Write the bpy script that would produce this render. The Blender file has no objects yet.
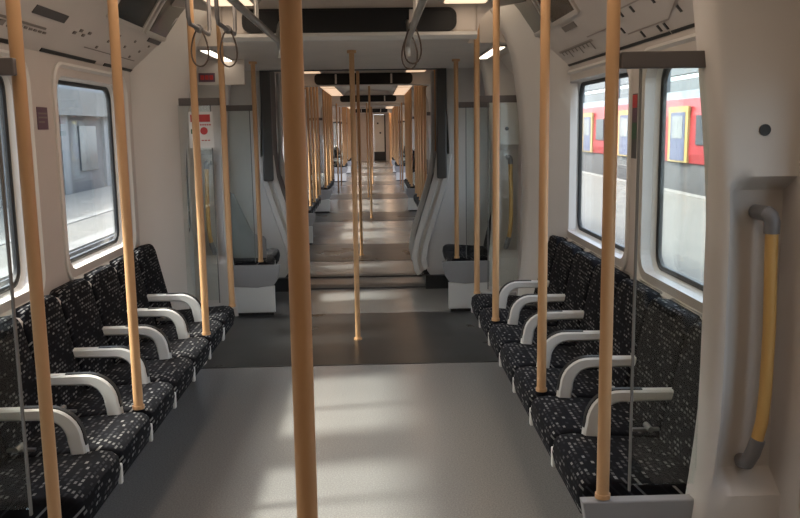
import bpy, bmesh, math, random
from mathutils import Vector, Matrix
random.seed(4)
C = bpy.context.scene.collection
PI = math.pi
ORD = ['first', 'second', 'third', 'fourth', 'fifth', 'sixth', 'seventh', 'eighth', 'ninth', 'tenth', 'eleventh', 'twelfth',
       'thirteenth', 'fourteenth', 'fifteenth', 'sixteenth', 'seventeenth', 'eighteenth', 'nineteenth', 'twentieth']
ORD += ['twenty-' + o for o in ORD[:9]]
SIDE = {1: 'right', -1: 'left'}

# ------------------------------------------------------------------ materials
def nodes(name):
    m = bpy.data.materials.new(name); m.use_nodes = True
    nt = m.node_tree; b = nt.nodes['Principled BSDF']
    return m, nt, b

def mat(name, col, rough=.5, metal=0., noise=0., nscale=20., bump=0., emit=None, estr=0., coat=0.):
    m, nt, b = nodes(name)
    b.inputs['Base Color'].default_value = (*col, 1)
    b.inputs['Roughness'].default_value = rough
    b.inputs['Metallic'].default_value = metal
    b.inputs['Coat Weight'].default_value = coat
    if noise or bump:
        tc = nt.nodes.new('ShaderNodeTexCoord'); n = nt.nodes.new('ShaderNodeTexNoise')
        n.inputs['Scale'].default_value = nscale; n.inputs['Detail'].default_value = 4
        nt.links.new(tc.outputs['Object'], n.inputs['Vector'])
        if noise:
            r = nt.nodes.new('ShaderNodeValToRGB')
            r.color_ramp.elements[0].position = .3; r.color_ramp.elements[1].position = .7
            r.color_ramp.elements[0].color = (*[c * (1 - noise) for c in col], 1)
            r.color_ramp.elements[1].color = (*[min(1, c * (1 + noise)) for c in col], 1)
            nt.links.new(n.outputs['Fac'], r.inputs['Fac']); nt.links.new(r.outputs['Color'], b.inputs['Base Color'])
        if bump:
            bp = nt.nodes.new('ShaderNodeBump'); bp.inputs['Strength'].default_value = bump
            nt.links.new(n.outputs['Fac'], bp.inputs['Height']); nt.links.new(bp.outputs['Normal'], b.inputs['Normal'])
    if emit:
        b.inputs['Emission Color'].default_value = (*emit, 1); b.inputs['Emission Strength'].default_value = estr
    return m

def mat_floor(name, base, fleck, rough):
    m, nt, b = nodes(name)
    tc = nt.nodes.new('ShaderNodeTexCoord'); n = nt.nodes.new('ShaderNodeTexNoise'); n2 = nt.nodes.new('ShaderNodeTexNoise')
    n.inputs['Scale'].default_value = 140; n.inputs['Detail'].default_value = 2
    n2.inputs['Scale'].default_value = 1.6; n2.inputs['Detail'].default_value = 5
    r = nt.nodes.new('ShaderNodeValToRGB'); r.color_ramp.elements[0].position = .4; r.color_ramp.elements[1].position = .68
    r.color_ramp.elements[0].color = (*base, 1); r.color_ramp.elements[1].color = (*fleck, 1)
    mr = nt.nodes.new('ShaderNodeMapRange'); mr.inputs['To Min'].default_value = rough - .07; mr.inputs['To Max'].default_value = rough + .1
    for q in (n, n2): nt.links.new(tc.outputs['Object'], q.inputs['Vector'])
    nt.links.new(n.outputs['Fac'], r.inputs['Fac']); nt.links.new(r.outputs['Color'], b.inputs['Base Color'])
    nt.links.new(n2.outputs['Fac'], mr.inputs['Value']); nt.links.new(mr.outputs['Result'], b.inputs['Roughness'])
    b.inputs['IOR'].default_value = 1.6
    bp = nt.nodes.new('ShaderNodeBump'); bp.inputs['Strength'].default_value = .012
    nt.links.new(n.outputs['Fac'], bp.inputs['Height']); nt.links.new(bp.outputs['Normal'], b.inputs['Normal'])
    return m

def mat_moquette():
    # woven near-black cloth with short pale dashes in rows, random in brightness
    m, nt, b = nodes('moquette')
    L = nt.links.new
    tc = nt.nodes.new('ShaderNodeTexCoord'); sp = nt.nodes.new('ShaderNodeSeparateXYZ'); L(tc.outputs['Object'], sp.inputs[0])
    ad = nt.nodes.new('ShaderNodeMath'); ad.operation = 'ADD'; L(sp.outputs['X'], ad.inputs[0]); L(sp.outputs['Z'], ad.inputs[1])
    cb = nt.nodes.new('ShaderNodeCombineXYZ'); L(sp.outputs['Y'], cb.inputs[0]); L(ad.outputs[0], cb.inputs[1])
    def brick(w, h, off, mort, seedcol):
        k = nt.nodes.new('ShaderNodeTexBrick')
        k.inputs['Scale'].default_value = 1; k.inputs['Brick Width'].default_value = w; k.inputs['Row Height'].default_value = h
        k.inputs['Mortar Size'].default_value = mort; k.inputs['Mortar Smooth'].default_value = .25; k.offset = off
        k.inputs['Color1'].default_value = (0, 0, 0, 1); k.inputs['Color2'].default_value = (1, 1, 1, 1)
        k.inputs['Mortar'].default_value = (0, 0, 0, 1)
        L(cb.outputs[0], k.inputs['Vector'])
        return k
    k = brick(.030, .020, .35, .0055, 0)
    r = nt.nodes.new('ShaderNodeValToRGB'); e = r.color_ramp.elements
    e[0].position = .28; e[0].color = (.006, .006, .008, 1); e[1].position = 1; e[1].color = (.21, .205, .20, 1)
    x = r.color_ramp.elements.new(.55); x.color = (.026, .026, .031, 1)
    L(k.outputs['Color'], r.inputs['Fac'])
    L(r.outputs['Color'], b.inputs['Base Color'])
    b.inputs['Roughness'].default_value = .95
    b.inputs['Specular IOR Level'].default_value = .15
    return m

def mat_glass(name, tint=(1, 1, 1), gloss=.12):
    m, nt, b = nodes(name); nt.nodes.remove(b)
    out = nt.nodes['Material Output']
    t = nt.nodes.new('ShaderNodeBsdfTransparent'); t.inputs[0].default_value = (*tint, 1)
    g = nt.nodes.new('ShaderNodeBsdfGlossy'); g.inputs['Roughness'].default_value = .03; g.inputs[0].default_value = (1, 1, 1, 1)
    fr = nt.nodes.new('ShaderNodeLayerWeight'); fr.inputs['Blend'].default_value = .5
    pw = nt.nodes.new('ShaderNodeMath'); pw.operation = 'POWER'; pw.inputs[1].default_value = 4
    nt.links.new(fr.outputs['Facing'], pw.inputs[0])
    mul = nt.nodes.new('ShaderNodeMath'); mul.operation = 'MULTIPLY_ADD'; mul.inputs[1].default_value = .5; mul.inputs[2].default_value = gloss * .25
    mul.use_clamp = True
    mx = nt.nodes.new('ShaderNodeMixShader')
    nt.links.new(pw.outputs[0], mul.inputs[0]); nt.links.new(mul.outputs[0], mx.inputs[0])
    nt.links.new(t.outputs[0], mx.inputs[1]); nt.links.new(g.outputs[0], mx.inputs[2]); nt.links.new(mx.outputs[0], out.inputs[0])
    return m

def mat_poster(name, cols, scale):
    m, nt, b = nodes(name)
    tc = nt.nodes.new('ShaderNodeTexCoord'); v = nt.nodes.new('ShaderNodeTexVoronoi'); v.inputs['Scale'].default_value = scale
    r = nt.nodes.new('ShaderNodeValToRGB'); r.color_ramp.interpolation = 'CONSTANT'
    sp = nt.nodes.new('ShaderNodeSeparateColor')
    nt.links.new(tc.outputs['Object'], v.inputs['Vector']); nt.links.new(v.outputs['Color'], sp.inputs[0])
    nt.links.new(sp.outputs[0], r.inputs['Fac']); nt.links.new(r.outputs['Color'], b.inputs['Base Color'])
    el = r.color_ramp.elements
    el[0].color = (*cols[0], 1); el[1].position = .99; el[1].color = (*cols[-1], 1)
    for i, c in enumerate(cols[1:-1]): q = el.new(.45 + .5 * i / max(1, len(cols) - 2)); q.color = (*c, 1)
    b.inputs['Roughness'].default_value = .12
    return m

M = {}
M['wall'] = mat('wall_plastic', (.53, .475, .435), .42, noise=.04, nscale=3)
M['ceil'] = mat('ceiling_plastic', (.66, .59, .53), .5, noise=.05, nscale=3)
M['frame'] = mat('window_frame_plastic', (.66, .63, .59), .4)
M['pillar'] = mat('pillar_plastic', (.60, .56, .52), .38, noise=.03, nscale=2.5)
M['floor'] = mat_floor('floor_light', (.19, .184, .176), (.26, .252, .24), .22)
M['floor_dark'] = mat_floor('floor_dark', (.012, .012, .012), (.024, .024, .024), .28)
M['black'] = mat('black_rubber', (.012, .012, .012), .5)
M['darkgrey'] = mat('dark_grey_metal', (.07, .066, .062), .45)
M['rail'] = mat('screen_rail', (.10, .085, .08), .45)
M['endgrey'] = mat('grey_laminate', (.27, .262, .26), .45)
M['white'] = mat('white_paint', (.62, .61, .58), .38)
M['pole'] = mat('grab_pole_paint', (.52, .30, .145), .38, noise=.05, nscale=4)
M['handle'] = mat('handle_yellow', (.55, .32, .10), .4)
M['bracket'] = mat('bracket_grey', (.17, .16, .16), .45)
M['steel'] = mat('steel', (.55, .53, .5), .3, 1.)
M['seat'] = mat_moquette()
M['cloth_dark'] = mat('seat_edge', (.02, .02, .022), .8)
M['piping'] = mat('seat_piping', (.30, .29, .28), .6)
M['glass'] = mat_glass('pane_glass', (.93, .96, .95), .12)
M['screen_glass'] = mat_glass('screen_glass', (.93, .96, .95), .10)
M['display'] = mat('display_glass', (.003, .003, .004), .6)
M['lamp'] = mat('lamp_diffuser', (.8, .7, .6), .5, emit=(1, .74, .5), estr=1.2)
M['lamp_far'] = mat('lamp_diffuser_dim', (.8, .7, .6), .5, emit=(1, .66, .42), estr=.8)
M['lamp_end'] = mat('lamp_diffuser_end', (.8, .7, .6), .5, emit=(1, .68, .45), estr=5)
M['lamp_pocket'] = mat('lamp_diffuser_pocket', (.8, .7, .6), .5, emit=(1, .86, .68), estr=4)
M['lampbox'] = mat('lamp_housing', (.5, .44, .4), .5)
M['ad1'] = mat_poster('advert_dark', [(.012, .016, .015), (.02, .03, .026), (.035, .04, .03), (.09, .06, .02)], 3)
M['ad2'] = mat_poster('advert_colour', [(.015, .02, .016), (.05, .008, .012), (.07, .03, .08), (.02, .06, .03), (.4, .36, .36)], 13)
M['adframe'] = mat('advert_frame', (.5, .46, .42), .4)
M['ink'] = mat('printed_ink', (.035, .03, .03), .6)
M['ink2'] = mat('printed_ink_soft', (.20, .17, .15), .6)
M['ink3'] = mat('printed_ink_pale', (.32, .275, .245), .6)
M['label'] = mat('printed_label', (.06, .055, .055), .5)
M['red'] = mat('sticker_red', (.45, .035, .035), .45)
M['paper'] = mat('sticker_white', (.68, .65, .62), .5)
M['green'] = mat('sticker_green', (.03, .09, .04), .5)
M['plum'] = mat('sticker_plum', (.11, .06, .085), .5)
M['blue'] = mat('door_blue', (.08, .09, .15), .45)
M['trainred'] = mat('train_red', (.24, .017, .021), .35)
M['yellow'] = mat('door_yellow', (.32, .23, .08), .45)
M['traingrey'] = mat('train_grey', (.07, .07, .075), .55)
M['roofgrey'] = mat('roof_grey', (.11, .124, .138), .6)
M['winout'] = mat('dark_window', (.05, .06, .07), .15)
M['platform'] = mat('platform_concrete', (.112, .105, .092), .8, noise=.08, nscale=1.2)
M['ballast'] = mat('ballast', (.12, .11, .10), .9, noise=.4, nscale=14)
M['edge'] = mat('platform_edge', (.16, .154, .143), .8)
M['building'] = mat('building_grey', (.095, .095, .10), .7, noise=.08, nscale=.6)
M['canopy'] = mat('canopy_white', (.16, .17, .178), .6)
M['bellows'] = mat('gangway_rubber', (.16, .145, .13), .6)

# ------------------------------------------------------------------ mesh helpers
def obj(name, bm, material, parent=None, smooth=None):
    me = bpy.data.meshes.new(name)
    bmesh.ops.recalc_face_normals(bm, faces=bm.faces[:])
    bm.to_mesh(me); bm.free()
    me.materials.append(material)
    if smooth is not None:
        for p in me.polygons: p.use_smooth = True
        me.set_sharp_from_angle(angle=math.radians(smooth))
    o = bpy.data.objects.new(name, me); C.objects.link(o)
    if parent: o.parent = parent
    return o

def tag(o, label, cat, group=None):
    o['label'] = label; o['category'] = cat
    if group: o['group'] = group
    return o

def struct(o, label=None):
    o['kind'] = 'structure'
    if label: o['label'] = label
    return o

def thing(name, label, cat, loc=(0, 0, 0), rz=0., group=None):
    o = bpy.data.objects.new(name, None); C.objects.link(o)
    o.location = loc; o.rotation_euler = (0, 0, rz); o.empty_display_size = .1
    return tag(o, label, cat, group)

KIDS = {}
def dup(root, loc, label=None, group=None, rz=None):
    def cp(o, parent):
        c = o.copy(); C.objects.link(c); c.parent = parent
        for ch in list(o.children): cp(ch, c)
        return c
    r = cp(root, None); r.location = loc
    if rz is not None: r.rotation_euler = (0, 0, rz)
    if label: r['label'] = label
    if group: r['group'] = group
    return r

def box(bm, x0, x1, y0, y1, z0, z1, bev=0., seg=2):
    r = bmesh.ops.create_cube(bm, size=1)
    vs = r['verts']
    for v in vs:
        v.co = Vector(((x0 + x1) / 2 + v.co.x * (x1 - x0), (y0 + y1) / 2 + v.co.y * (y1 - y0), (z0 + z1) / 2 + v.co.z * (z1 - z0)))
    if bev:
        es = {e for v in vs for e in v.link_edges}
        bmesh.ops.bevel(bm, geom=list(es), offset=bev, segments=seg, affect='EDGES', profile=.5)
    return bm

def B(*a, **k): return box(bmesh.new(), *a, **k)

def tube(bm, pts, r, n=16, cap=True):
    pts = [Vector(p) for p in pts]; rings = []
    up = Vector((0, 0, 1)); prev = None
    for i, p in enumerate(pts):
        d = (pts[min(i + 1, len(pts) - 1)] - pts[max(i - 1, 0)]).normalized()
        if prev is None:
            a = d.orthogonal().normalized()
        else:
            a = (prev - prev.dot(d) * d).normalized()
        prev = a; b = d.cross(a)
        rr = r[i] if isinstance(r, (list, tuple)) else r
        rings.append([bm.verts.new(p + rr * (math.cos(2 * PI * k / n) * a + math.sin(2 * PI * k / n) * b)) for k in range(n)])
    for q, w in zip(rings, rings[1:]):
        for k in range(n): bm.faces.new((q[k], q[(k + 1) % n], w[(k + 1) % n], w[k]))
    if cap: bm.faces.new(rings[0][::-1]); bm.faces.new(rings[-1])
    return bm

def closed_tube(bm, pts, r, n=8):
    pts = [Vector(p) for p in pts]; N = len(pts); rings = []
    for i, p in enumerate(pts):
        d = (pts[(i + 1) % N] - pts[i - 1]).normalized()
        a = Vector((0, 1, 0)); a = (a - a.dot(d) * d).normalized(); b = d.cross(a)
        rings.append([bm.verts.new(p + r * (math.cos(2 * PI * k / n) * a + math.sin(2 * PI * k / n) * b)) for k in range(n)])
    for i in range(N):
        q, w = rings[i], rings[(i + 1) % N]
        for k in range(n): bm.faces.new((q[k], q[(k + 1) % n], w[(k + 1) % n], w[k]))
    return bm

def prism(bm, poly, axis, a0, a1, bev=0., seg=2):
    """poly: 2-D points; axis 'x': (y,z), 'y': (x,z), 'z': (x,y)"""
    def P(p, a): return {'x': (a, p[0], p[1]), 'y': (p[0], a, p[1]), 'z': (p[0], p[1], a)}[axis]
    lo = [bm.verts.new(P(p, a0)) for p in poly]; hi = [bm.verts.new(P(p, a1)) for p in poly]
    n = len(poly); fs = [bm.faces.new(lo), bm.faces.new(hi[::-1])]
    for i in range(n): fs.append(bm.faces.new((lo[i], hi[i], hi[(i + 1) % n], lo[(i + 1) % n])))
    bmesh.ops.recalc_face_normals(bm, faces=fs)
    if bev:
        es = {e for f in fs[:2] for e in f.edges}
        bmesh.ops.bevel(bm, geom=list(es), offset=bev, segments=seg, affect='EDGES', profile=.5)
    return bm

def rrect(a0, a1, b0, b1, r, n=6):
    out = []
    for cx, cy, s in ((a1 - r, b1 - r, 0), (a0 + r, b1 - r, 1), (a0 + r, b0 + r, 2), (a1 - r, b0 + r, 3)):
        for k in range(n + 1):
            t = PI / 2 * (s + k / n); out.append((cx + r * math.cos(t), cy + r * math.sin(t)))
    return out

def plate(outer, holes, axis, a0, a1):
    """flat sheet with holes, thick from a0 to a1"""
    bm = bmesh.new()
    def P(p): return {'x': (a0, p[0], p[1]), 'y': (p[0], a0, p[1]), 'z': (p[0], p[1], a0)}[axis]
    es = []
    for loop in [outer] + list(holes):
        vs = [bm.verts.new(P(p)) for p in loop]
        es += [bm.edges.new((vs[i], vs[(i + 1) % len(vs)])) for i in range(len(vs))]
    bmesh.ops.triangle_fill(bm, edges=es, use_beauty=True, use_dissolve=False)
    fs = bm.faces[:]
    ex = bmesh.ops.extrude_face_region(bm, geom=fs)
    d = {'x': Vector((1, 0, 0)), 'y': Vector((0, 1, 0)), 'z': Vector((0, 0, 1))}[axis] * (a1 - a0)
    bmesh.ops.translate(bm, verts=[g for g in ex['geom'] if isinstance(g, bmesh.types.BMVert)], vec=d)
    return bm

def loft_loops(bm, loops, closed=True):
    rs = [[bm.verts.new(p) for p in L] for L in loops]
    n = len(rs[0])
    for a, b in zip(rs, rs[1:]):
        for k in range(n if closed else n - 1):
            bm.faces.new((a[k], a[(k + 1) % n], b[(k + 1) % n], b[k]))
    return bm

# ------------------------------------------------------------------ layout along the train (y)
# doorways and bays of the carriages
W = 1.36                      # inner wall
GANG1 = (8.42, 9.25)
DOORS = [(.85, 2.42), (5.82, 7.25), (10.25, 11.75), (14.75, 16.3), (19.4, 20.9), (24.2, 25.8), (29, 30.6), (33.8, 35.4)]
BAYS = [(11.75, 14.75), (16.3, 19.4), (25.8, 29.0), (30.6, 33.8)]
END = 42.0
WINS = {1: [(2.70, 3.87), (4.12, 5.42)], -1: [(2.70, 3.74), (4.14, 5.2)]}
WZ = (.93, 1.87)
FARW = [(12.1, 13.05), (13.5, 14.45), (16.7, 17.6), (18.1, 19.0), (26.2, 27.2), (27.7, 28.7), (31, 32), (32.4, 33.4), (36.2, 37.2), (38.2, 39.2), (7.55, 8.1), (9.55, 9.95), (21.2, 21.8)]

# floor: pale bays, dark doorways
bm = B(-1.45, 1.45, -3, END, -.08, 0)
struct(obj('floor', bm, M['floor']))
for i, (a, b) in enumerate([(a, b) for a, b in DOORS]):
    struct(obj('trim_%d' % (i + 1), B(-1.4, 1.4, a - .18 if i == 1 else a, b + (.02 if i == 1 else 0), 0, .004), M['floor_dark']), 'dark floor covering of a doorway')
struct(obj('trim_20', B(-.62, .62, 8.44, 8.62, 0, .014), M['darkgrey']), 'dark sill across the gangway floor')
struct(obj('trim_21', B(-.62, .62, 9.1, 9.25, 0, .014), M['darkgrey']), 'dark sill at the far end of the gangway')

# walls
def wallmesh(s):
    holes = [rrect(a, b, WZ[0], WZ[1], .09) for a, b in WINS[s] + FARW]
    for a, b in DOORS: holes.append(rrect(a + .1, b - .1, .012, 1.95, .05, 3))
    return plate([(-3, -.02), (END, -.02), (END, 2.5), (-3, 2.5)], holes, 'x', s * W, s * (W + .05))
for s in (1, -1):
    struct(obj('wall_' + SIDE[s], wallmesh(s), M['wall']))

# window units: pale moulded surround, black gasket, pane
wn = 0
for s in (1, -1):
    for i, (a, b) in enumerate(WINS[s] + FARW):
        wn += 1
        near = i < 2
        def ring(e, x, r): return [(s * x, y, z) for y, z in rrect(a - e, b + e, WZ[0] - e, WZ[1] + e, r, 6 if near else 3)]
        o = struct(bpy.data.objects.new('window_%d' % wn, None)); C.objects.link(o); o.location = (0, 0, 0)
        bm = bmesh.new()
        loft_loops(bm, [ring(.065, W + .001, .12), ring(.065, W - .01, .12), ring(.052, W - .015, .11), ring(.0, W + .045, .085), ring(-.012, W + .075, .08)])
        obj('window_frame', bm, M['frame'], o, 35)
        bm = bmesh.new()
        loft_loops(bm, [ring(-.010, W + .068, .08), ring(-.022, W + .066, .075), ring(-.030, W + .074, .07), ring(-.030, W + .09, .07)])
        obj('gasket', bm, M['black'], o, 35)
        obj('pane', prism(bmesh.new(), rrect(a - .01, b + .01, WZ[0] - .01, WZ[1] + .01, .06), 'x', s * (W + .076), s * (W + .084)), M['glass'], o)

# wall ledge along the top of the seat backs
for s in (1, -1):
    bm = bmesh.new()
    prism(bm, [(s * 1.355, .79), (s * 1.30, .79), (s * 1.30, .845), (s * 1.315, .86), (s * 1.355, .865)], 'y', 2.6, 5.6)
    struct(obj('trim_%d' % (30 + s), bm, M['wall']), 'moulded ledge above the seat backs')

# cove profile (|x|, z) and helpers
COVE = [(1.365, 1.955), (1.18, 2.17), (1.08, 2.33), (1.0, 2.43)]
def cove(s, y, d, off=0.):
    for (x0, z0), (x1, z1) in zip(COVE, COVE[1:]):
        L = math.hypot(x1 - x0, z1 - z0)
        if d <= L or (x1, z1) == COVE[-1]:
            t = d / L; nx, nz = -(z1 - z0) / L, (x1 - x0) / L
            return Vector((s * (x0 + (x1 - x0) * t + nx * off), y, z0 + (z1 - z0) * t + nz * off))
        d -= L
def cove_patch(bm, s, y0, y1, d0, d1, off=.004, thick=.004, nd=None):
    ds = [d0] + [q for q in (.2836, .4723) if d0 < q < d1] + [d1]
    lo = [[cove(s, y, d, off - thick) for d in ds] for y in (y0, y1)]
    hi = [[cove(s, y, d, off) for d in ds] for y in (y0, y1)]
    L = [hi[0] + lo[0][::-1], hi[1] + lo[1][::-1]]
    a = [bm.verts.new(p) for p in L[0]]; b = [bm.verts.new(p) for p in L[1]]; n = len(a)
    for k in range(n): bm.faces.new((a[k], a[(k + 1) % n], b[(k + 1) % n], b[k]))
    bm.faces.new(a[::-1]); bm.faces.new(b)
    return bm
def cove_line(bm, s, p0, p1, w=.012, off=.003):
    """thin printed line between (y,d) points"""
    (ya, da), (yb, db) = p0, p1
    L = math.hypot(yb - ya, db - da); ny, nd = -(db - da) / L * w / 2, (yb - ya) / L * w / 2
    vs = [bm.verts.new(cove(s, y, d, off)) for y, d in ((ya + ny, da + nd), (yb + ny, db + nd), (yb - ny, db - nd), (ya - ny, da - nd))]
    bm.faces.new(vs)

CEIL_HI = [(1.0, 2.43), (.93, 2.44), (.86, 2.36), (.83, 2.345), (.54, 2.345), (.5, 2.40), (.42, 2.43), (.0, 2.44)]
HIGH = [(-3, 5.3), (9.25, 11.6), (11.9, 19.5), (19.8, 22.1), (23.3, 33.0), (33.3, END)]
LOW = [(5.3, GANG1[0])]
tn = 40
# ceiling: one shell along the train
bm = bmesh.new()
prof = [(x, z) for x, z in CEIL_HI] + [(-x, z) for x, z in CEIL_HI[-2::-1]]
for y0, y1 in HIGH:
    loft_loops(bm, [[(x, y, z) for x, z in prof] for y in (y0, y1)], closed=False)
# end-section low ceiling with the cross beams between the ceiling bays
box(bm, -.77, .77, 5.32, 5.9, 2.16, 2.5); box(bm, -1.19, 1.19, 5.9, 8.42, 2.16, 2.5)
for q in (1, -1):
    box(bm, min(q * .77, q * 1.02), max(q * .77, q * 1.02), 5.3, 5.9, 2.435, 2.5)
    prism(bm, [(q * .77, 2.16), (q * .79, 2.24), (q * .86, 2.31), (q * 1.06, 2.34), (q * 1.06, 2.46), (q * .77, 2.46)], 'y', 5.285, 5.315)
box(bm, -1.3, 1.3, 8.42, 9.25, 2.26, 2.5)
for y0, y1 in ((11.6, 11.9), (19.5, 19.8), (22.1, 23.3), (33.0, 33.3)):
    box(bm, -1.02, 1.02, y0, y1, 2.17, 2.5)
struct(obj('ceiling', bm, M['ceil'], None, 30))
for s in (1, -1):
    bm = bmesh.new()
    for y0, y1 in [(-3, 8.42), (9.25, END)]:
        cove_patch(bm, s, y0, y1, 0, .6, 0, .02)
    tn += 1
    struct(obj('trim_%d' % tn, bm, M['wall'], None, 30), 'sloping cove panel between wall and ceiling')
# shell above the cove so no daylight leaks
for s in (1, -1):
    tn += 1
    struct(obj('trim_%d' % tn, B(s * .95, s * 1.45, -3, END, 2.47, 2.55), M['ceil']), 'roof edge')

# cross-beam with bright lower lip, two shallow slots behind
tn += 1
bm = bmesh.new(); prism(bm, [(5.27, 2.15), (5.30, 2.13), (5.36, 2.13), (5.36, 2.17), (5.27, 2.17)], 'x', -.77, .77)
struct(obj('trim_%d' % tn, bm, M['frame']), 'pale lip under the cross beam')
tn += 1
bm = B(-.77, .77, 5.285, 5.318, 2.17, 2.46, .01)
struct(obj('trim_%d' % tn, bm, M['ceil']), 'cross beam face')
for i, (x0, x1, y0, y1, z) in enumerate([(-.26, -.10, 5.5, 5.6, 2.158), (.13, .30, 5.5, 5.6, 2.158), (-.33, -.12, 4.85, 5.05, 2.427), (.12, .38, 4.85, 5.05, 2.427)]):
    v = obj('ceiling_vent', B(x0, x1, y0, y1, z, z + .004), M['darkgrey'])
    tag(v, ['short dark ceiling slot behind the cross beam, left one', 'short dark ceiling slot behind the cross beam, right one',
            'dark ceiling slot in front of the black display, left one', 'dark ceiling slot in front of the black display, right one'][i], 'vent', 'ceiling slots')

# black transverse displays
def display(y, hw, z0, z1, label):
    t = thing('information_display', label, 'display', (0, y, z0))
    h = z1 - z0
    obj('screen', prism(bmesh.new(), rrect(-hw, hw, 0, h, h * .42), 'y', -.012, 0.), M['display'], t)
    obj('bezel', plate(rrect(-hw - .014, hw + .014, -.012, h + .012, h * .45), [rrect(-hw, hw, 0, h, h * .42)], 'y', -.018, 0.), M['display'], t)
    for x in (-.37, .37):
        obj('divider', B(x - .012, x + .012, -.02, -.012, 0, h), M['ceil'], t)
    return t
display(5.283, .63, 2.185, 2.30, 'wide black display with rounded ends across the ceiling, nearest the camera')
display(11.598, .64, 2.19, 2.315, 'second black rounded display, beyond the gangway, across the ceiling')
display(19.498, .62, 2.2, 2.32, 'third black display far down the train, below the second one')
display(32.998, .62, 2.2, 2.32, 'farthest and smallest black display, above the white end door')

# lamps
LAMPS = []
def lamp(s, y0, y1, label, m='lamp'):
    t = thing('ceiling_light', label, 'light', (s * .685, (y0 + y1) / 2, 2.343))
    hl = (y1 - y0) / 2
    obj('diffuser', B(-.125, .125, -hl + .02, hl - .02, -.022, 0, .008), M[m], t)
    obj('housing', plate(rrect(-.145, .145, -hl, hl, .03), [rrect(-.125, .125, -hl + .02, hl - .02, .02)], 'z', -.016, .001), M['lampbox'], t)
for s in (1, -1):
    n = SIDE[s]
    lamp(s, -2.6, 1.4, 'long warm ceiling light above the camera, %s side' % n)
    lamp(s, 1.5, 5.22, 'warm peach ceiling light ending at the black display, %s side' % n)
    for i, (a, b) in enumerate([(9.4, 11.5), (12, 15.6), (15.8, 19.4), (19.9, 22), (23.5, 28), (28.2, 32.9), (33.5, 41)]):
        lamp(s, a, b, '%s warm ceiling light beyond the gangway, %s side' % (ORD[i], n), 'lamp_far' if i < 6 else 'lamp_end')
    t = thing('ceiling_light', 'narrow warm light strip on the low ceiling over the doorway, %s side' % n, 'light', (s * 1.03, 6.6, 2.161))
    obj('diffuser', B(-.035, .035, -.5, .5, -.016, 0, .005), M['lamp_pocket'], t)
    obj('housing', plate(rrect(-.05, .05, -.53, .53, .02), [rrect(-.035, .035, -.5, .5, .01)], 'z', -.012, 0), M['lampbox'], t)
    t = thing('ceiling_light', 'added warm fill light hidden in the ceiling pocket over the %s doorway' % n, 'light', (s * .885, 5.62, 2.435))  # added fill lamp, out of sight behind the beam, brightens the doorway area
    obj('diffuser', B(-.07, .07, -.24, .24, -.02, 0, .006), M['lamp_pocket'], t)
    obj('housing', plate(rrect(-.085, .085, -.27, .27, .02), [rrect(-.07, .07, -.24, .24, .01)], 'z', -.014, .001), M['lampbox'], t)

# ------------------------------------------------------------------ pillars (lofted, with a recess for the handle)
def pillar_mesh(s, yd, face):
    """face: -1 door face looks to -y, +1 looks to +y; bay side is opposite"""
    f = -face                                   # direction towards the bay
    zs = [0, .12, .3, .42, .47, .50, .53, .6, .7, .85, 1.1, 1.3, 1.37, 1.40, 1.425, 1.445, 1.47, 1.6, 1.8, 1.95, 2.06, 2.17, 2.26, 2.34, 2.42]
    loops = []
    for z in zs:
        xi = 1.135
        if z < .75: xi -= .075 * (1 - max(0, z - .1) / .65) ** 1.3 if z > .1 else .075
        if z > 1.3: xi -= .065 * ((z - 1.3) / .65) ** 1.3 if z < 1.95 else .065 + .20 * ((z - 1.95) / .47) ** 1.6
        r = 0
        if .47 < z < 1.445:
            r = min(1, (z - .47) / .06, (1.445 - z) / .045); r = .085 * r * r * (3 - 2 * r)
        L = []
        # concave bay side from the wall to the nose
        for k in range(7):
            t = PI / 2 * k / 6
            L.append((1.365 - (1.365 - xi - .02) * math.sin(t), yd + f * (.15 + .30 * (1 - math.sin(t)) ** .0 * (1 - math.sin(t)) )))
        L.append((xi + .004, yd + f * .11)); L.append((xi, yd + f * .07)); L.append((xi + .004, yd + f * .03)); L.append((xi + .02, yd + f * .006)); L.append((xi + .032, yd))
        L.append((xi + .05, yd + f * r * .35)); L.append((xi + .075, yd + f * r * .85)); L.append((xi + .11, yd + f * r)); L.append((1.41, yd + f * r)); L.append((1.41, yd + f * .45))
        loops.append([(s * x, y, z) for x, y in L])
    bm = loft_loops(bmesh.new(), loops)
    return bm

def grab_handle(s, yd, face, label):
    f = -face
    t = thing('grab_bar', label, 'handle', (s * 1.285, yd, .55))
    rec = yd + f * .084 - yd
    out = face * .012
    def P(x, y, z): return (s * x, y, z - .55)
    obj('tube', tube(bmesh.new(), [P(0.0, out, 1.31), P(.002, out, 1.2), P(.008, out, 1.0), P(.006, out, .8), P(0, out, .71), P(-.014, out - face * .005, .63), P(-.03, out - face * .02, .575)], .0185, 14), M['handle'], t, 40)
    obj('bracket', tube(bmesh.new(), [P(-.006, rec, 1.335), P(-.012, rec * .5, 1.337), P(-.012, out, 1.337), P(-.005, out, 1.33), P(0, out, 1.315), P(0.0, out, 1.28)], .0225, 14), M['bracket'], t, 40)
    obj('bracket', tube(bmesh.new(), [P(-.008, out, .655), P(-.02, out - face * .006, .61), P(-.03, out - face * .02, .575), P(-.026, rec * .6, .56), P(-.016, rec, .555)], [.0215, .0225, .0225, .0225, .02], 14), M['bracket'], t, 40)
    return t

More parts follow.
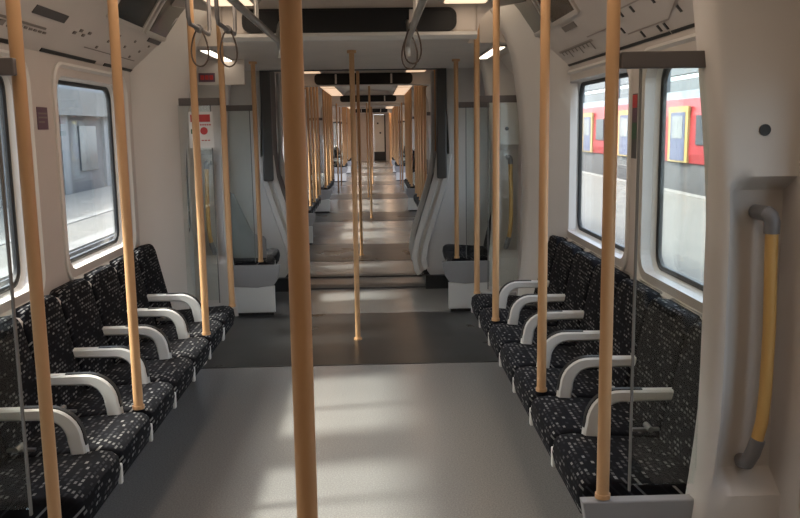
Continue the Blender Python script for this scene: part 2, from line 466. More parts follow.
PILLARS = [(2.43, -1), (5.82, 1), (7.25, -1), (10.25, 1), (11.75, -1), (14.75, 1), (16.3, -1), (19.4, 1), (20.9, -1)]
for s in (1, -1):
    for i, (y, f) in enumerate(PILLARS):
        tn += 1
        struct(obj('trim_%d' % tn, pillar_mesh(s, y, f), M['pillar'], None, 50), 'moulded white door pillar, %s side' % SIDE[s])
        hole = bmesh.new(); bmesh.ops.create_cone(hole, cap_ends=True, segments=20, radius1=.0165, radius2=.0165, depth=.006, matrix=Matrix.Translation((s * 1.255, y + f * .002, 1.578)) @ Matrix.Rotation(PI / 2, 4, 'X'))
        tn += 1
        struct(obj('trim_%d' % tn, hole, M['black']), 'round black socket in the door pillar')
        if i in (0, 1, 2, 4, 6, 8):
            w = {0: 'on the door pillar nearest the camera', 1: 'on the far side of the near seat bay', 2: 'beyond the doorway, on its far pillar'}.get(i, 'on the %s door pillar beyond the gangway' % ORD[{4: 0, 6: 1, 8: 2}.get(i, 0)])
            grab_handle(s, y, f, 'yellow grab handle %s, %s side' % (w, SIDE[s]))

# ------------------------------------------------------------------ doors
dn = 0
for i, (a, b) in enumerate(DOORS[:5]):
    for s in (1, -1):
        dn += 1
        d = struct(bpy.data.objects.new('door_%d' % dn, None)); C.objects.link(d)
        m_ = (a + b) / 2
        for q, (y0, y1) in enumerate(((a + .06, m_ - .006), (m_ + .006, b - .06))):
            leaf = obj('door_leaf', plate([(y0, .012), (y1, .012), (y1, 1.97), (y0, 1.97)], [rrect(y0 + .16, y1 - .14, .78, 1.75, .08)], 'x', s * (W + .049), s * (W + .09)), M['frame'], d)
            obj('door_gasket', plate(rrect(y0 + .15, y1 - .13, .77, 1.76, .085), [rrect(y0 + .175, y1 - .155, .795, 1.735, .07)], 'x', s * (W + .044), s * (W + .095)), M['black'], d)
            obj('door_pane', prism(bmesh.new(), rrect(y0 + .17, y1 - .15, .79, 1.74, .07), 'x', s * (W + .066), s * (W + .074)), M['glass'], d)

# ------------------------------------------------------------------ seats
PITCH = {1: .45, -1: .421}
START = {1: 2.575, -1: 2.55}
def seat_proto(arm, label, P_):
    """local x: 0 at the seat front growing towards the wall; y along the bay; arm=+1/-1/0: side of the armrest"""
    t = thing('passenger_chair', label, 'seat')
    hw = P_ / 2 - .007
    bm = bmesh.new()
    prism(bm, [(.012, .345), (.0, .40), (.006, .445), (.03, .465), (.07, .470), (.25, .455), (.45, .44), (.45, .345)], 'y', -hw, hw, .022, 3)
    obj('cushion', bm, M['seat'], t, 40)
    # backrest: rounded plate leaning back
    bm = bmesh.new()
    prism(bm, rrect(-hw, hw, -.06, .455, .075, 7), 'x', 0, .085, .02, 3)
    for v in bm.verts:
        bulge = .014 * math.exp(-((v.co.z - .12) / .1) ** 2)
        x, z = v.co.x - (bulge if v.co.x < .05 else 0), v.co.z
        v.co.x = .405 + x + z * .21; v.co.z = .44 + z - x * .15
    back = obj('backrest', bm, M['seat'], t, 40)
    bm = bmesh.new()
    loop = rrect(-hw - .001, hw + .001, -.06, .457, .076, 7)
    closed_tube(bm, [(.405 + .078 + z * .21, y, .44 + z - .012) for y, z in loop], .0055, 6)
    obj('piping', bm, M['piping'], back, 60)
    obj('bracket', B(.002, .016, arm * hw - .012 if arm else hw - .02, arm * hw + .012 if arm else hw, .335, .41, .004), M['white'], t)
    if arm:
        y = arm * (P_ / 2 - .0225)
        path = [(.47, .612), (.40, .612), (.33, .612)]
        for k in range(0, 9):
            a = PI / 2 * k / 8; path.append((.25 - .10 * math.sin(a), .512 + .10 * math.cos(a)))
        path += [(.145, .49), (.14, .44)]
        bm = bmesh.new(); rings = []
        for i, (x, z) in enumerate(path):
            p, q = path[max(i - 1, 0)], path[min(i + 1, len(path) - 1)]
            dx, dz = q[0] - p[0], q[1] - p[1]; L = math.hypot(dx, dz); nx, nz = -dz / L, dx / L
            # n points to the inside of the bend (down/back)
            w = .019 + .009 * min(1, i / 8); h = .022
            ring = []
            for u, v in ((-w, -h + .007), (-w + .007, -h), (w - .007, -h), (w, -h + .007), (w, h - .007), (w - .007, h), (-w + .007, h), (-w, h - .007)):
                ring.append(bm.verts.new((x + nx * u, y + v, z + nz * u)))
            rings.append(ring)
        for a, b in zip(rings, rings[1:]):
            for k in range(8): bm.faces.new((a[k], a[(k + 1) % 8], b[(k + 1) % 8], b[k]))
        bm.faces.new(rings[0]); bm.faces.new(rings[-1][::-1])
        ar = obj('armrest', bm, M['white'], t, 40)
        # thin black rubber lip on the outside of the bend
        bm = bmesh.new(); rings = []
        for i, (x, z) in enumerate(path[2:-1]):
            i += 2
            p, q = path[i - 1], path[i + 1]
            dx, dz = q[0] - p[0], q[1] - p[1]; L = math.hypot(dx, dz); nx, nz = dz / L, -dx / L
            w = .019 + .009 * min(1, i / 8)
            rings.append([bm.verts.new((x + nx * (w + e), y + v, z + nz * (w + e))) for e, v in ((-.002, -.014), (.004, -.012), (.004, .012), (-.002, .014))])
        for a, b in zip(rings, rings[1:]):
            for k in range(4): bm.faces.new((a[k], a[(k + 1) % 4], b[(k + 1) % 4], b[k]))
        bm.faces.new(rings[0]); bm.faces.new(rings[-1][::-1])
        obj('rubber_lip', bm, M['black'], ar, 40)
        bm = bmesh.new(); tube(bm, [(.36, y - .03, .485), (.36, y + .03, .485)], .011, 10); box(bm, .30, .40, y - .008, y + .008, .472, .482)
        obj('hinge', bm, M['steel'], t, 40)
    return t

SX = {1: .775, -1: .80}
PROTO = {}
def place_seat(s, yc, armside, label, group):
    """armside in world y: +1 far, -1 near, 0 none"""
    key = (armside * s, s)
    rz = 0 if s == 1 else PI
    loc = (s * SX[s], yc, 0)
    if key not in PROTO:
        PROTO[key] = seat_proto(key[0], label, PITCH[s]); t = PROTO[key]; t.location = loc; t.rotation_euler = (0, 0, rz); t['group'] = group; t['label'] = label
        return t
    return dup(PROTO[key], loc, label, group, rz)

def plinth(s, y0, y1, label):
    bm = bmesh.new()
    prism(bm, [(s * 1.08, .0), (s * 1.05, .22), (s * .84, .335), (s * 1.335, .335), (s * 1.335, 0)], 'y', y0, y1)
    tag(obj('seat_plinth', bm, M['black']), label, 'bench base', 'seat plinths')

Y0 = 2.535
for s in (1, -1):
    for i in range(7):
        o_ = ['nearest the camera', 'second from the camera', 'third from the camera', 'fourth from the camera, middle one', 'fifth from the camera', 'sixth from the camera', 'farthest, by the doorway'][i]
        place_seat(s, START[s] + PITCH[s] * (i + .5), 1 if i < 6 else 0,
                   'black patterned seat in the %s row of seven, %s' % (SIDE[s], o_), 'seats in the near bay')
    plinth(s, START[s], START[s] + 7 * PITCH[s], 'dark base under the near row of seven seats, %s side' % SIDE[s])
    # two seats by the gangway
    for i in range(2):
        c_ = place_seat(s, 7.34 + PITCH[s] * (i + .5), 0, 'dark patterned seat between doorway and gangway, %s side, %s of the pair' % (SIDE[s], ['nearer', 'farther'][i]), 'seats by the gangway')
        if s == -1 and i == 0:
            obj('side_panel', prism(bmesh.new(), [(.18 - x, z) for x, z in [(-.14, 1.08), (-.10, 1.06), (.03, .76), (.06, .71), (.14, .69), (.16, .66), (.16, .5), (-.14, .5)]], 'y', .206, .228, .008), M['endgrey'], c_)['label'] = 'grey side panel'
    plinth(s, 7.36, 7.34 + 2 * PITCH[s], 'dark base under the pair of seats by the gangway, %s side' % SIDE[s])
    for bi, (a, b) in enumerate(BAYS):
        n = 6
        y0 = (a + b) / 2 - n * PITCH[s] / 2
        for i in range(n):
            place_seat(s, y0 + PITCH[s] * (i + .5), 1 if i < n - 1 else 0, 'small dark %s-side seat, %s in the %s bay past the gangway' % (SIDE[s], ORD[i], ORD[bi]), 'seats beyond the gangway')
        plinth(s, y0, y0 + n * PITCH[s], 'dark base under the %s seat row beyond the gangway, %s side' % (ORD[bi], SIDE[s]))

# ------------------------------------------------------------------ grab poles
def pole_mesh(h, r=.0195):
    return tube(bmesh.new(), [(0, 0, 0), (0, 0, h)], r, 20)
def pole(x, y, z0, z1, label, group, proto={}):
    key = (round(z0, 3), round(z1, 3))
    if key not in proto:
        t = thing('grab_pole', label, 'pole', (x, y, z0), 0, group)
        h = z1 - z0
        obj('tube', pole_mesh(h), M['pole'], t, 40)
        bm = tube(bmesh.new(), [(0, 0, h - .02), (0, 0, h)], .034, 20)
        obj('ceiling_flange', bm, M['pole'], t, 40)
        bm = tube(bmesh.new(), [(0, 0, 0), (0, 0, .014)], .031 if z0 < .1 else .024, 20)
        obj('base_flange', bm, M['pole'], t, 40)
        proto[key] = t; return t
    return dup(proto[key], (x, y, z0), label, group)
def ceil_z(x, y):
    for a, b in HIGH:
        if a <= y < b: return 2.36 if abs(x) > .5 else 2.44
    return 2.16
pole(0, 1.5, .004, 2.44, 'thick orange grab pole in the middle of the aisle, nearest the camera', 'aisle poles')
pole(-.02, 6.34, .004, 2.16, 'slim orange grab pole standing on the dark floor in mid aisle', 'aisle poles')
for i, (a, b) in enumerate(DOORS[2:]):
    pole([-.06, .05, -.04, .05, 0, 0][i], (a + b) / 2 - .3, .004, 2.44, '%s orange mid-aisle pole beyond the gangway' % ORD[i], 'aisle poles')
PX = {1: .828, -1: -.866}
for s in (1, -1):
    n = SIDE[s]
    for i, (px, y) in enumerate({1: ((.828, 2.49), (.832, 3.5), (.825, 4.85), (.828, 5.80)), -1: ((-.866, 2.49), (-.854, 3.392), (-.823, 4.655), (-.824, 5.52))}[s]):
        w = ['nearest the camera', 'second from the camera', 'third from the camera', 'fourth from the camera, by the doorway'][i]
        pole(px, y,   .475 if i in (1, 2) else (.45 if s == 1 or i == 3 else .40), 2.36 if y < 5.3 else 2.43, 'orange grab pole on the %s seats, %s' % (n, w), 'poles along the near seats')
    pole(PX[s] + .0, 7.27, .475, 2.16, 'orange grab pole beyond the doorway, on the grey bench end, %s side' % n, 'poles by the gangway')
    ys = []
    for a, b in BAYS:
        k = a + .13
        while k < b: ys.append(k); k += (b - a - .2) / 4.0 - .001
    ys += [9.75, 22.0, 24.0, 36.3, 37.4, 38.5, 39.6, 40.7]; ys.sort()
    for i, y in enumerate(ys):
        pole(s * .83, y, .475 if any(a <= y <= b for a, b in BAYS) else .004, ceil_z(.83, y), '%s orange grab pole beyond the gangway, %s side' % (ORD[i], n), 'poles beyond the gangway')

# ------------------------------------------------------------------ draught screens at the ends of the benches
def screen(s, y, face, label, xin=.70):
    """face: the side turned to the doorway"""
    t = thing('draught_screen', label, 'screen', (s * .98, y, 0))
    X = lambda v: s * (v - .98)
    bx = lambda a, b, *r, **k: B(min(X(a), X(b)), max(X(a), X(b)), *r, **k)
    obj('glass_panel', bx(.914, 1.118, -.005, .005, .49, 1.765), M['screen_glass'], t)
    obj('glass_edge', bx(.908, .914, -.006, .006, .47, 1.765), M['edge'], t)
    obj('top_rail', bx(.85, 1.11, -.014, .014, 1.758, 1.806, bev=.004), M['rail'], t)
    obj('end_panel', prism(bmesh.new(), [(X(xin), .445), (X(1.11), .445), (X(1.11), .26), (X(xin + .2), .25), (X(xin + .06), .27), (X(xin + .02), .33)], 'y', -.022, .022, .005), M['endgrey'], t)
    if face < 0: obj('base_panel', bx(xin + .055, 1.11, -.018, .018, .03, .262, bev=.004), M['white'], t)
    if face < 0: obj('kick_recess', bx(xin + .07, 1.11, -.012, .012, .0, .03), M['black'], t)
    return t
for s in (1, -1):
    n = SIDE[s]
    screen(s, {1: 2.49, -1: 2.43}[s], -1, 'glass draught screen with dark top rail at the near end of the %s seats' % n, .76)
    screen(s, {1: 5.845, -1: 5.56}[s], 1, 'glass draught screen with dark top rail at the far end of the %s seats' % n, .86)
    e_ = screen(s, 7.275, -1, 'glass draught screen on a grey and white bench end beyond the doorway, %s side' % n)
    for i, (a, b) in enumerate(BAYS):
        screen(s, a + .03, -1, 'small grey and white %s-side bench end, %s bay past the gangway' % (n, ORD[i]))

# notice on the far left glass
t = thing('notice_sticker', 'white notice with a red band on the far left glass screen', 'sticker', (-.975, 5.552, 1.61))
obj('sheet', B(-.078, .078, -.002, 0, -.12, .11), M['paper'], t)
obj('red_band', B(-.065, .06, -.004, -.002, .045, .092), M['red'], t)
bm = bmesh.new(); bmesh.ops.create_cone(bm, cap_ends=True, segments=20, radius1=.024, radius2=.024, depth=.002, matrix=Matrix.Translation((.018, -.003, -.012)) @ Matrix.Rotation(PI / 2, 4, 'X'))
obj('red_disc', bm, M['red'], t)
obj('green_mark', B(-.065, -.025, -.004, -.002, -.03, 0), M['green'], t)
bm = bmesh.new()
for i in range(6): box(bm, -.02 + i * .0145, -.02 + i * .0145 + .010, -.0035, -.002, .022, .031)
for i in range(3): box(bm, .0 + i * .02, .0 + i * .02 + .014, -.0035, -.002, -.075, -.069)
obj('print', bm, M['red'], t)

# ------------------------------------------------------------------ gangway
INNER = [(.60, .13), (.57, .17), (.545, .30), (.575, .48), (.655, .74), (.73, .98), (.775, 1.14), (.80, 1.35)]
def gang_frame(y0, y1, cx=-.06):
    out = []
    for s in (1, -1):
        # lower white moulding: two ridges with a groove
        off = [(0, 0), (.0, .035), (.03, .05), (.05, .05), (.06, .02), (.085, .02), (.095, .05), (.14, .05), (.16, .0)]
        loops = []
        for i, (x, z) in enumerate(INNER):
            p, q = INNER[max(i - 1, 0)], INNER[min(i + 1, len(INNER) - 1)]
            dx, dz = q[0] - p[0], q[1] - p[1]; L = math.hypot(dx, dz); nx, nz = dz / L, -dx / L
            loops.append([(cx + s * (x + nx * u), y0 + (.06 - d) , max(0, z + nz * u)) for u, d in off])
        bm = loft_loops(bmesh.new(), loops, closed=False)
        out.append((s, bm))
    return out
for y in (8.38, 9.22):
    for s, bm in gang_frame(y, y + .1):
        tn += 1
        struct(obj('trim_%d' % tn, bm, M['pillar'], None, 40), 'curved white gangway moulding, %s side' % SIDE[s])
        # dark upper post
        tn += 1
        x0, x1 = sorted((-.06 + s * .80, -.06 + s * (.90 if y < 9 else .84)))
        struct(obj('trim_%d' % tn, B(x0, x1, y - .02, y + .06, 1.1, 2.19, .015), M['darkgrey' if y < 9 else 'pillar']), 'dark upright post of the gangway opening, %s side' % SIDE[s])
        tn += 1
        x0, x1 = sorted((-.06 + s * .68, s * 1.37))
        struct(obj('trim_%d' % tn, B(x0, x1, y - .02, y + .08, 0, .132), M['black']), 'black kick strip under the gangway moulding, %s side' % SIDE[s])
        # wall from moulding to car side
        tn += 1
        pts = [(-.06 + s * (x + .13), z) for x, z in INNER] + [(-.06 + s * .89, 2.19), (s * 1.37, 2.19), (s * 1.37, 0.13)]
        struct(obj('trim_%d' % tn, plate(pts, [], 'y', y + .05, y + .08), M['pillar']), 'end wall beside the gangway, %s side' % SIDE[s])
    if y > 9: continue
    tn += 1
    struct(obj('trim_%d' % tn, B(-.06 - .9, -.06 + .9, y - .02, y + .06, 2.15, 2.19, .01), M['darkgrey']), 'dark bar across the top of the gangway opening')
# bellows tunnel
tn += 1
bm = bmesh.new()
prof = [(-.06 + (x + .05), z) for x, z in INNER] + [(-.06 + .85, 2.26)]
profl = [(-.06 - (x + .05), z) for x, z in INNER] + [(-.06 - .85, 2.26)]
for pr in (prof, profl):
    ls = []
    for k in range(15):
        y = 8.47 + .74 * k / 14; e = .02 if k % 2 else 0
        ls.append([(x + (e if x > 0 else -e), y, z) for x, z in pr])
    loft_loops(bm, ls, closed=False)
struct(obj('trim_%d' % tn, bm, M['bellows'], None, 30), 'dark ribbed gangway lining')

# ------------------------------------------------------------------ rails and straps under the ceiling
for s in (1, -1):
    x = {1: .345, -1: -.415}[s]
    t = thing('ceiling_handrail', 'grey metal handrail under the ceiling running to the black display, %s side' % SIDE[s], 'handrail', (x, 0, 2.11))
    obj('tube', tube(bmesh.new(), [(0, -1, 0), (0, 5.10, 0), (0, 5.16, -.006), (0, 5.2, -.025), (0, 5.22, -.06), (0, 5.22, -.09)], .0165, 12), M['steel'], t, 40)
    for y in (.6, 2.4, 4.2):
        obj('hanger', tube(bmesh.new(), [(0, y, .01), (0, y, .325)], .012, 10), M['steel'], t, 40)
    obj('hanger', tube(bmesh.new(), [(0, 5.08, .01), (0, 5.20, .10), (0, 5.26, .12)], .012, 10), M['steel'], t, 40)
M['strap'] = mat('strap_webbing', (.09, .06, .045), .6)
def strap(x, y, label, w=.055, h=.19):
    t = thing('hanging_strap', label, 'strap', (x, y, 2.12))
    bm = bmesh.new()
    pts = []
    for k in range(24):
        a = 2 * PI * k / 24
        pts.append((w * math.sin(a) * (.55 + .45 * (1 - math.cos(a)) / 2), 0, -h / 2 + h / 2 * math.cos(a)))
    closed_tube(bm, pts, .0045, 8)
    obj('loop', bm, M['strap'], t, 50)
    obj('clamp', tube(bmesh.new(), [(0, -.018, 0), (0, .018, 0)], .021, 14), M['bracket'], t, 40)
for x, y, l in ((.345, 4.55, 'brown hanging strap loop on the right handrail, nearer one'), (.345, 4.95, 'brown hanging strap loop on the right handrail, farther one'),
                (-.62, 4.6, 'brown hanging strap loop at upper left, nearer the aisle'), (-.76, 4.55, 'brown hanging strap loop at upper left, nearer the wall')):
    strap(x, y, l)
for x, l in ((-.62, 'inner'), (-.76, 'outer')):
    t = thing('strap_rail', 'short grey rail under the left ceiling light carrying a strap, %s one' % l, 'handrail', (x, 4.575, 2.12))
    obj('tube', tube(bmesh.new(), [(0, -.28, .2), (0, -.27, .03), (0, -.24, 0), (0, .24, 0), (0, .27, .03), (0, .28, .2)], .011, 12), M['bracket'], t, 40)

# ------------------------------------------------------------------ adverts and printing on the coves
for s in (1, -1):
    for i, (a, b) in enumerate(((4.42, 5.03), (5.12, 5.66))):
        t = thing('advert_panel', ['dark glossy advert panel in the ceiling cove, %s side, nearer of two', 'dark advert panel with purple and green print in the cove, %s side, farther of two'][i] % SIDE[s], 'advert', (0, 0, 0))
        obj('poster', cove_patch(bmesh.new(), s, a + .0, b - .03, .30, .56, .006, .004), M['ad1'] if (i == 0 or s == 1) else M['ad2'], t)
        bm = bmesh.new()
        cove_patch(bm, s, a - .035, a, .28, .585, .014, .014); cove_patch(bm, s, b - .03, b + .005, .28, .585, .014, .014)
        cove_patch(bm, s, a, b - .03, .275, .30, .012, .012)
        obj('frame', bm, M['adframe'], t)
# left cove: labels and slots
tag(obj('cove_label', cove_patch(bmesh.new(), -1, 3.62, 3.98, .175, .215), M['label']), 'dark rectangular label on the upper left cove panel', 'label')
tag(obj('cove_label', cove_patch(bmesh.new(), -1, 5.25, 5.62, .235, .262), M['label']), 'small dark caption strip below the colourful advert, left cove', 'label')
bm = bmesh.new()
cove_patch(bm, -1, 3.35, 3.85, .118, .128)
for i, y in enumerate((3.42, 3.5)): cove_patch(bm, -1, y, y + .045, .085, .11)
for i in range(6): cove_patch(bm, -1, 3.6 + i * .05, 3.63 + i * .05, .098, .108)
tag(obj('route_diagram', bm, M['ink2']), 'small printed line diagram on the left cove, nearest the camera', 'diagram')
bm = bmesh.new()
for i in range(4): cove_patch(bm, -1, 4.15 + i * .06, 4.185 + i * .06, .14 + .02 * (i % 2), .155 + .02 * (i % 2))
for i in range(9): cove_patch(bm, -1, 4.55 + i * .1, 4.575 + i * .1, .10 + .05 * (i % 3), .115 + .05 * (i % 3))
cove_line(bm, -1, (4.4, .09), (5.3, .09), .006)
tag(obj('route_diagram', bm, M['ink2']), 'faint printed route diagram on the left cove between the poles', 'diagram')
for i, (a, b) in enumerate(((2.9, 3.25), (3.36, 3.74), (3.95, 4.7), (4.85, 5.6))):
    tag(obj('cove_slot', cove_patch(bmesh.new(), -1, a, b, .012, .030), M['black']), 'narrow black slot along the lower edge of left cove, %s from the camera' % ORD[i], 'slot', 'left cove slots')
# right cove: long black slot and route map
for i, (a, b) in enumerate(((2.7, 3.52), (3.54, 4.45), (4.47, 5.7))):
    tag(obj('cove_slot', cove_patch(bmesh.new(), 1, a, b, .010, .024), M['black']), 'long thin black slot along the lower edge of right cove, %s from the camera' % ORD[i], 'slot', 'right cove slots')
t = thing('route_diagram', 'printed route map with ticks on the right cove above the windows', 'diagram')
bm = bmesh.new()
for p in (((3.35, .20), (4.05, .20)), ((3.45, .075), (4.0, .075)), ((3.25, .14), (3.35, .2)), ((3.25, .14), (3.45, .075)), ((4.05, .20), (4.2, .14)), ((4.2, .14), (4.6, .14))):
    cove_line(bm, 1, *p, w=.007)
obj('line_print', bm, M['ink3'], t)
bm = bmesh.new()
for y, d in ((3.22, .17), (3.28, .10), (3.40, .235), (3.55, .235), (3.72, .175), (3.88, .175), (3.52, .05), (3.6, .05), (3.82, .05), (4.02, .1), (3.45, .175)):
    cove_patch(bm, 1, y, y + .02, d - .016, d + .016)
obj('lettering', bm, M['ink'], t)
t = thing('route_diagram', 'printed route line with ticks on the right cove near the far pillar', 'diagram')
bm = bmesh.new(); cove_line(bm, 1, (4.55, .115), (5.35, .115), .016)
obj('line_print', bm, M['ink3'], t)
bm = bmesh.new()
ys_ = [4.6 + .085 * i + q for i in range(9) for q in (0, .025)]
top = [bm.verts.new(cove(1, y, .116, .0035)) for y in ys_]; mid = [bm.verts.new(cove(1, y, .107, .0035)) for y in ys_]
for i in range(len(ys_) - 1): bm.faces.new((top[i], top[i + 1], mid[i + 1], mid[i]))
for i in range(9):
    e = [bm.verts.new(cove(1, ys_[2 * i + q], .085 if i % 3 else .06, .0035)) for q in (0, 1)]
    bm.faces.new((mid[2 * i], mid[2 * i + 1], e[1], e[0]))
obj('lettering', bm, M['ink2'], t)
tag(obj('cove_label', cove_patch(bmesh.new(), 1, 4.62, 4.9, .215, .25), M['ink2']), 'faint grey label on the right cove below the dark advert', 'label')

# stickers on the window columns
t = thing('column_sticker', 'tall narrow coloured sticker on the column between right windows', 'sticker', (1.359, 4.0, 1.59))
obj('sheet', B(-.003, 0, -.04, .04, -.15, .15), M['label'], t)
obj('red_panel', B(-.005, -.003, -.035, .035, .085, .145), M['red'], t)
obj('plum_panel', B(-.005, -.003, -.035, .035, .02, .08), M['plum'], t)
obj('green_panel', B(-.005, -.003, -.035, .035, -.06, .015), M['green'], t)
t = thing('column_sticker', 'small square plum sign on the column between left windows', 'sticker', (-1.359, 3.93, 1.665))
obj('sheet', B(0, .003, -.06, .06, -.05, .05), M['plum'], t)
bm = bmesh.new(); box(bm, .003, .004, -.05, .05, .018, .026); box(bm, .003, .004, -.05, .05, .0, .008); box(bm, .003, .004, -.05, .02, -.02, -.012)
obj('print', bm, M['ink2'], t)
# small red sign above the left doorway
t = thing('header_sign', 'small dark red sign over the left doorway', 'sign', (-1.2, 7.0, 2.02))
obj('plate', B(-.065, .065, -.003, .003, -.035, .035), M['plum'], t)
bm = bmesh.new()
for i in range(3): box(bm, -.05 + i * .036, -.022 + i * .036, -.005, -.003, -.018, .018)
obj('lettering', bm, M['red'], t)
tn += 1
struct(obj('trim_%d' % tn, B(-1.36, -.90, 7.005, 7.03, 1.96, 2.16), M['wall']), 'panel above the left doorway')

# ------------------------------------------------------------------ ends of the train
struct(obj('wall_back', B(-1.45, 1.45, -3.05, -3, -.05, 2.55), M['wall']))
struct(obj('wall_far', plate([(-1.45, -.02), (1.45, -.02), (1.45, 2.5), (-1.45, 2.5)], [rrect(.07, .60, .01, 2.25, .02, 2)], 'y', END - .02, END + .03), M['wall']))
d = struct(bpy.data.objects.new('door_99', None)); C.objects.link(d); d.location = (.335, END - .01, 0)
obj('door_leaf', B(-.26, .26, 0, .03, .45, 2.24), M['white'], d)
obj('step', B(-.26, .26, -.05, .03, .01, .45), M['black'], d)
obj('hinge_edge', B(.255, .32, -.03, .0, .01, 2.24), M['black'], d)
obj('spyhole', B(-.10, -.02, -.01, .0, 1.78, 1.86), M['black'], d); obj('spyhole', B(.02, .1, -.01, 0, 1.32, 1.40), M['black'], d)

# ------------------------------------------------------------------ outside: platforms, trains, buildings
struct(obj('ground', B(-60, 60, -20, 120, -1.3, -1.1), M['ballast']))
struct(obj('platform', B(1.62, 7.6, -15, 110, -1.05, -.06), M['platform']), 'pale concrete platform outside the right windows')
struct(obj('platform', B(-8.2, -4.2, -15, 110, -1.05, -.06), M['platform']), 'pale concrete platform outside the left windows')
struct(obj('platform', B(-4.2, -4.15, -15, 110, -1.1, -.07), M['traingrey']), 'dark brick face of the left platform above the track')
for x0, x1 in ((-4.5, -4.2), (-5.7, -5.5), (1.64, 1.95), (7.3, 7.6)):
    struct(obj('platform_edge', B(x0, x1, -15, 110, -.06, -.045), M['edge']), 'pale edging line along a platform')

t = thing('train_carriage', 'red train standing at the opposite platform outside the right windows', 'train', (9.8, 26.3, -.9))
bm = bmesh.new(); prism(bm, [(-1.35, 1.45), (-1.38, 1.7), (-1.35, 2.7), (-1.28, 3.15), (1.28, 3.15), (1.35, 1.45)], 'y', -22, 40)
obj('body', bm, M['trainred'], t)
obj('underframe', B(-1.3, 1.3, -22, 40, -.15, 1.45), M['traingrey'], t)
bm = bmesh.new(); prism(bm, [(-1.28, 3.15), (-1.0, 3.4), (0, 3.5), (1, 3.4), (1.28, 3.15)], 'y', -22, 40)
obj('roof', bm, M['roofgrey'], t)
for y in (-13.1, -8.1, -3.1, 1.9, 6.9, 12, 17):
    dr = obj('door', B(-1.42, -1.36, y - .75, y + .75, 1.46, 2.95), M['yellow'], t)
    obj('door_panel', B(-1.43, -1.42, y - .55, y + .55, 1.5, 2.8), M['blue'], dr)
    obj('door_window', B(-1.44, -1.43, y - .4, y + .4, 2.1, 2.7), M['canopy'], dr)
    obj('window', B(-1.41, -1.36, y + 1.3, y + 2.3, 1.95, 2.7), M['winout'], t)
    obj('window', B(-1.41, -1.36, y + 2.7, y + 3.7, 1.95, 2.7), M['winout'], t)
t = thing('sky_cover', 'added grey walls and posts covering the sky beyond the red train', 'canopy', (16, 25, -1))  # bluish-grey walls added to cover the bright sky above the train
obj('sky_cover_wall', B(2.6, 3, -30, 60, 5.5, 8.5), M['roofgrey'], t)
obj('back_wall', B(2.6, 3, -30, 60, 0, 5.2), M['roofgrey'], t)
for y in range(-26, 60, 8): obj('post', B(-2.6, -2.4, y, y + .2, 0, 5.2), M['roofgrey'], t)

t = thing('station_building', 'grey station building with dark windows outside the left windows', 'building', (-10.5, 25, -.9))
obj('wall', B(-1.4, 1.4, -40, 60, 0, 3.0), M['building'], t)
obj('fascia', B(-1.4, 1.75, -40, 60, 3.0, 3.75), M['edge'], t)
obj('sky_cover_wall', B(-1.4, .6, -40, 60, 3.75, 5.2), M['canopy'], t)  # added wall above the fascia, covers the bright sky
for y in range(-26, 50, 4):
    obj('window', B(1.39, 1.45, y, y + 1.6, 1.3, 2.7), M['winout'], t)
    obj('pilaster', B(1.39, 1.5, y + 2.3, y + 2.9, 0.3, 3.0), M['canopy'], t)
for i, y in enumerate((2, 7, 12.2, 17, 23, 29)):
    t = thing('platform_post', 'pale post on the left platform, %s from the camera' % ORD[i], 'post', (-6.6, y, -.06), 0, 'posts on the left platform')
    obj('shaft', B(-.09, .09, -.09, .09, 0, 3.3), M['edge'], t); obj('foot', B(-.14, .14, -.14, .14, 0, .1), M['roofgrey'], t)

# ------------------------------------------------------------------ light
w = bpy.data.worlds.new('sky'); bpy.context.scene.world = w; w.use_nodes = True
nt = w.node_tree; bg = nt.nodes['Background']
sky = nt.nodes.new('ShaderNodeTexSky'); sky.sky_type = 'NISHITA'; sky.sun_disc = False
sky.sun_elevation = math.radians(48); sky.sun_rotation = math.radians(-80); sky.dust_density = 5; sky.air_density = 1.0
mix = nt.nodes.new('ShaderNodeMix'); mix.data_type = 'RGBA'; mix.inputs[0].default_value = .75
mix.inputs[7].default_value = (.86, .92, 1.0, 1)
nt.links.new(sky.outputs[0], mix.inputs[6]); nt.links.new(mix.outputs[2], bg.inputs[0])
bg.inputs[1].default_value = 3.2

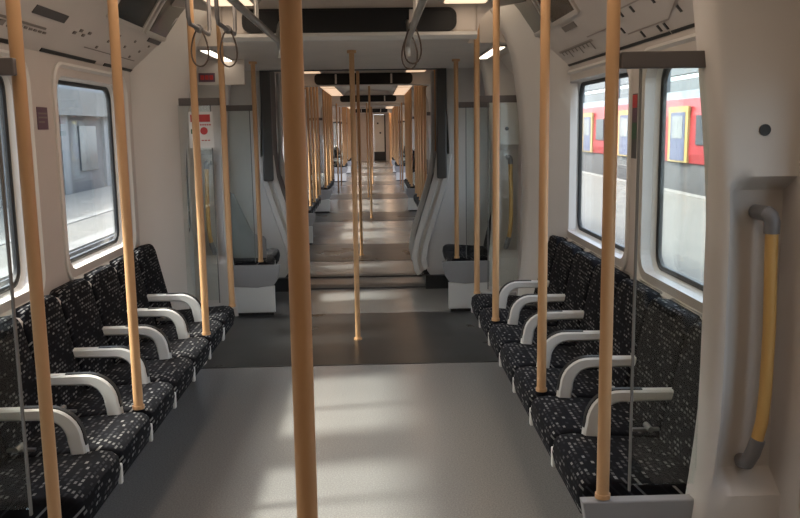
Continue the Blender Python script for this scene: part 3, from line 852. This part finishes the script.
def sun(name, rot, e, ang, col):
    l = bpy.data.lights.new(name, 'SUN'); l.energy = e; l.angle = ang; l.color = col
    o = bpy.data.objects.new(name, l); C.objects.link(o); o.rotation_euler = rot
d = Vector((math.sin(math.radians(82)) * math.cos(math.radians(47)), math.cos(math.radians(82)) * math.cos(math.radians(47)), -math.sin(math.radians(47))))
sun('hazy_sun', d.to_track_quat('-Z', 'Y').to_euler(), 9.0, math.radians(6), (1, .95, .88))

# the train's own lamps under the diffusers
def area(x, y0, y1, e, z=2.305):
    l = bpy.data.lights.new('lamp_tube', 'AREA'); l.shape = 'RECTANGLE'; l.size = .2; l.size_y = y1 - y0 - .1; l.energy = e * (y1 - y0); l.color = (1, .84, .68)
    o = bpy.data.objects.new('lamp_tube', l); C.objects.link(o); o.location = (x, (y0 + y1) / 2, z)
for s in (1, -1):
    area(s * .685, -2.5, 1.3, .8)
    area(s * .685, 1.5, 4.0, 2.3)
    area(s * .685, 4.1, 5.2, 1.2, 2.318)

# ------------------------------------------------------------------ camera
f = 850.; VP = (375, 128); rho = math.radians(1.1)
fw = Vector(((VP[0] - 400) / f, (259 - VP[1]) / f, -1)).normalized()
up = Vector((-math.sin(rho), math.cos(rho), 0)); up = (up - up.dot(fw) * fw).normalized()
rt = fw.cross(up)
R = Matrix((rt, fw, up))           # camera space -> world space
cam = bpy.data.cameras.new('camera'); cam.sensor_fit = 'HORIZONTAL'; cam.sensor_width = 36; cam.lens = 36 * f / 800; cam.clip_start = .05; cam.clip_end = 300
co = bpy.data.objects.new('camera', cam); C.objects.link(co)
co.matrix_world = Matrix.Translation((.14, 0, 1.6)) @ R.to_4x4()
sc = bpy.context.scene; sc.camera = co
sc.view_settings.view_transform = 'Standard'; sc.view_settings.look = 'None'; sc.view_settings.gamma = 1; sc.view_settings.use_curve_mapping = False
sc.view_settings.exposure = 0.
try: sc.cycles.use_denoising = True
except Exception: pass
sc.cycles.max_bounces = 10; sc.cycles.diffuse_bounces = 5; sc.cycles.transparent_max_bounces = 24
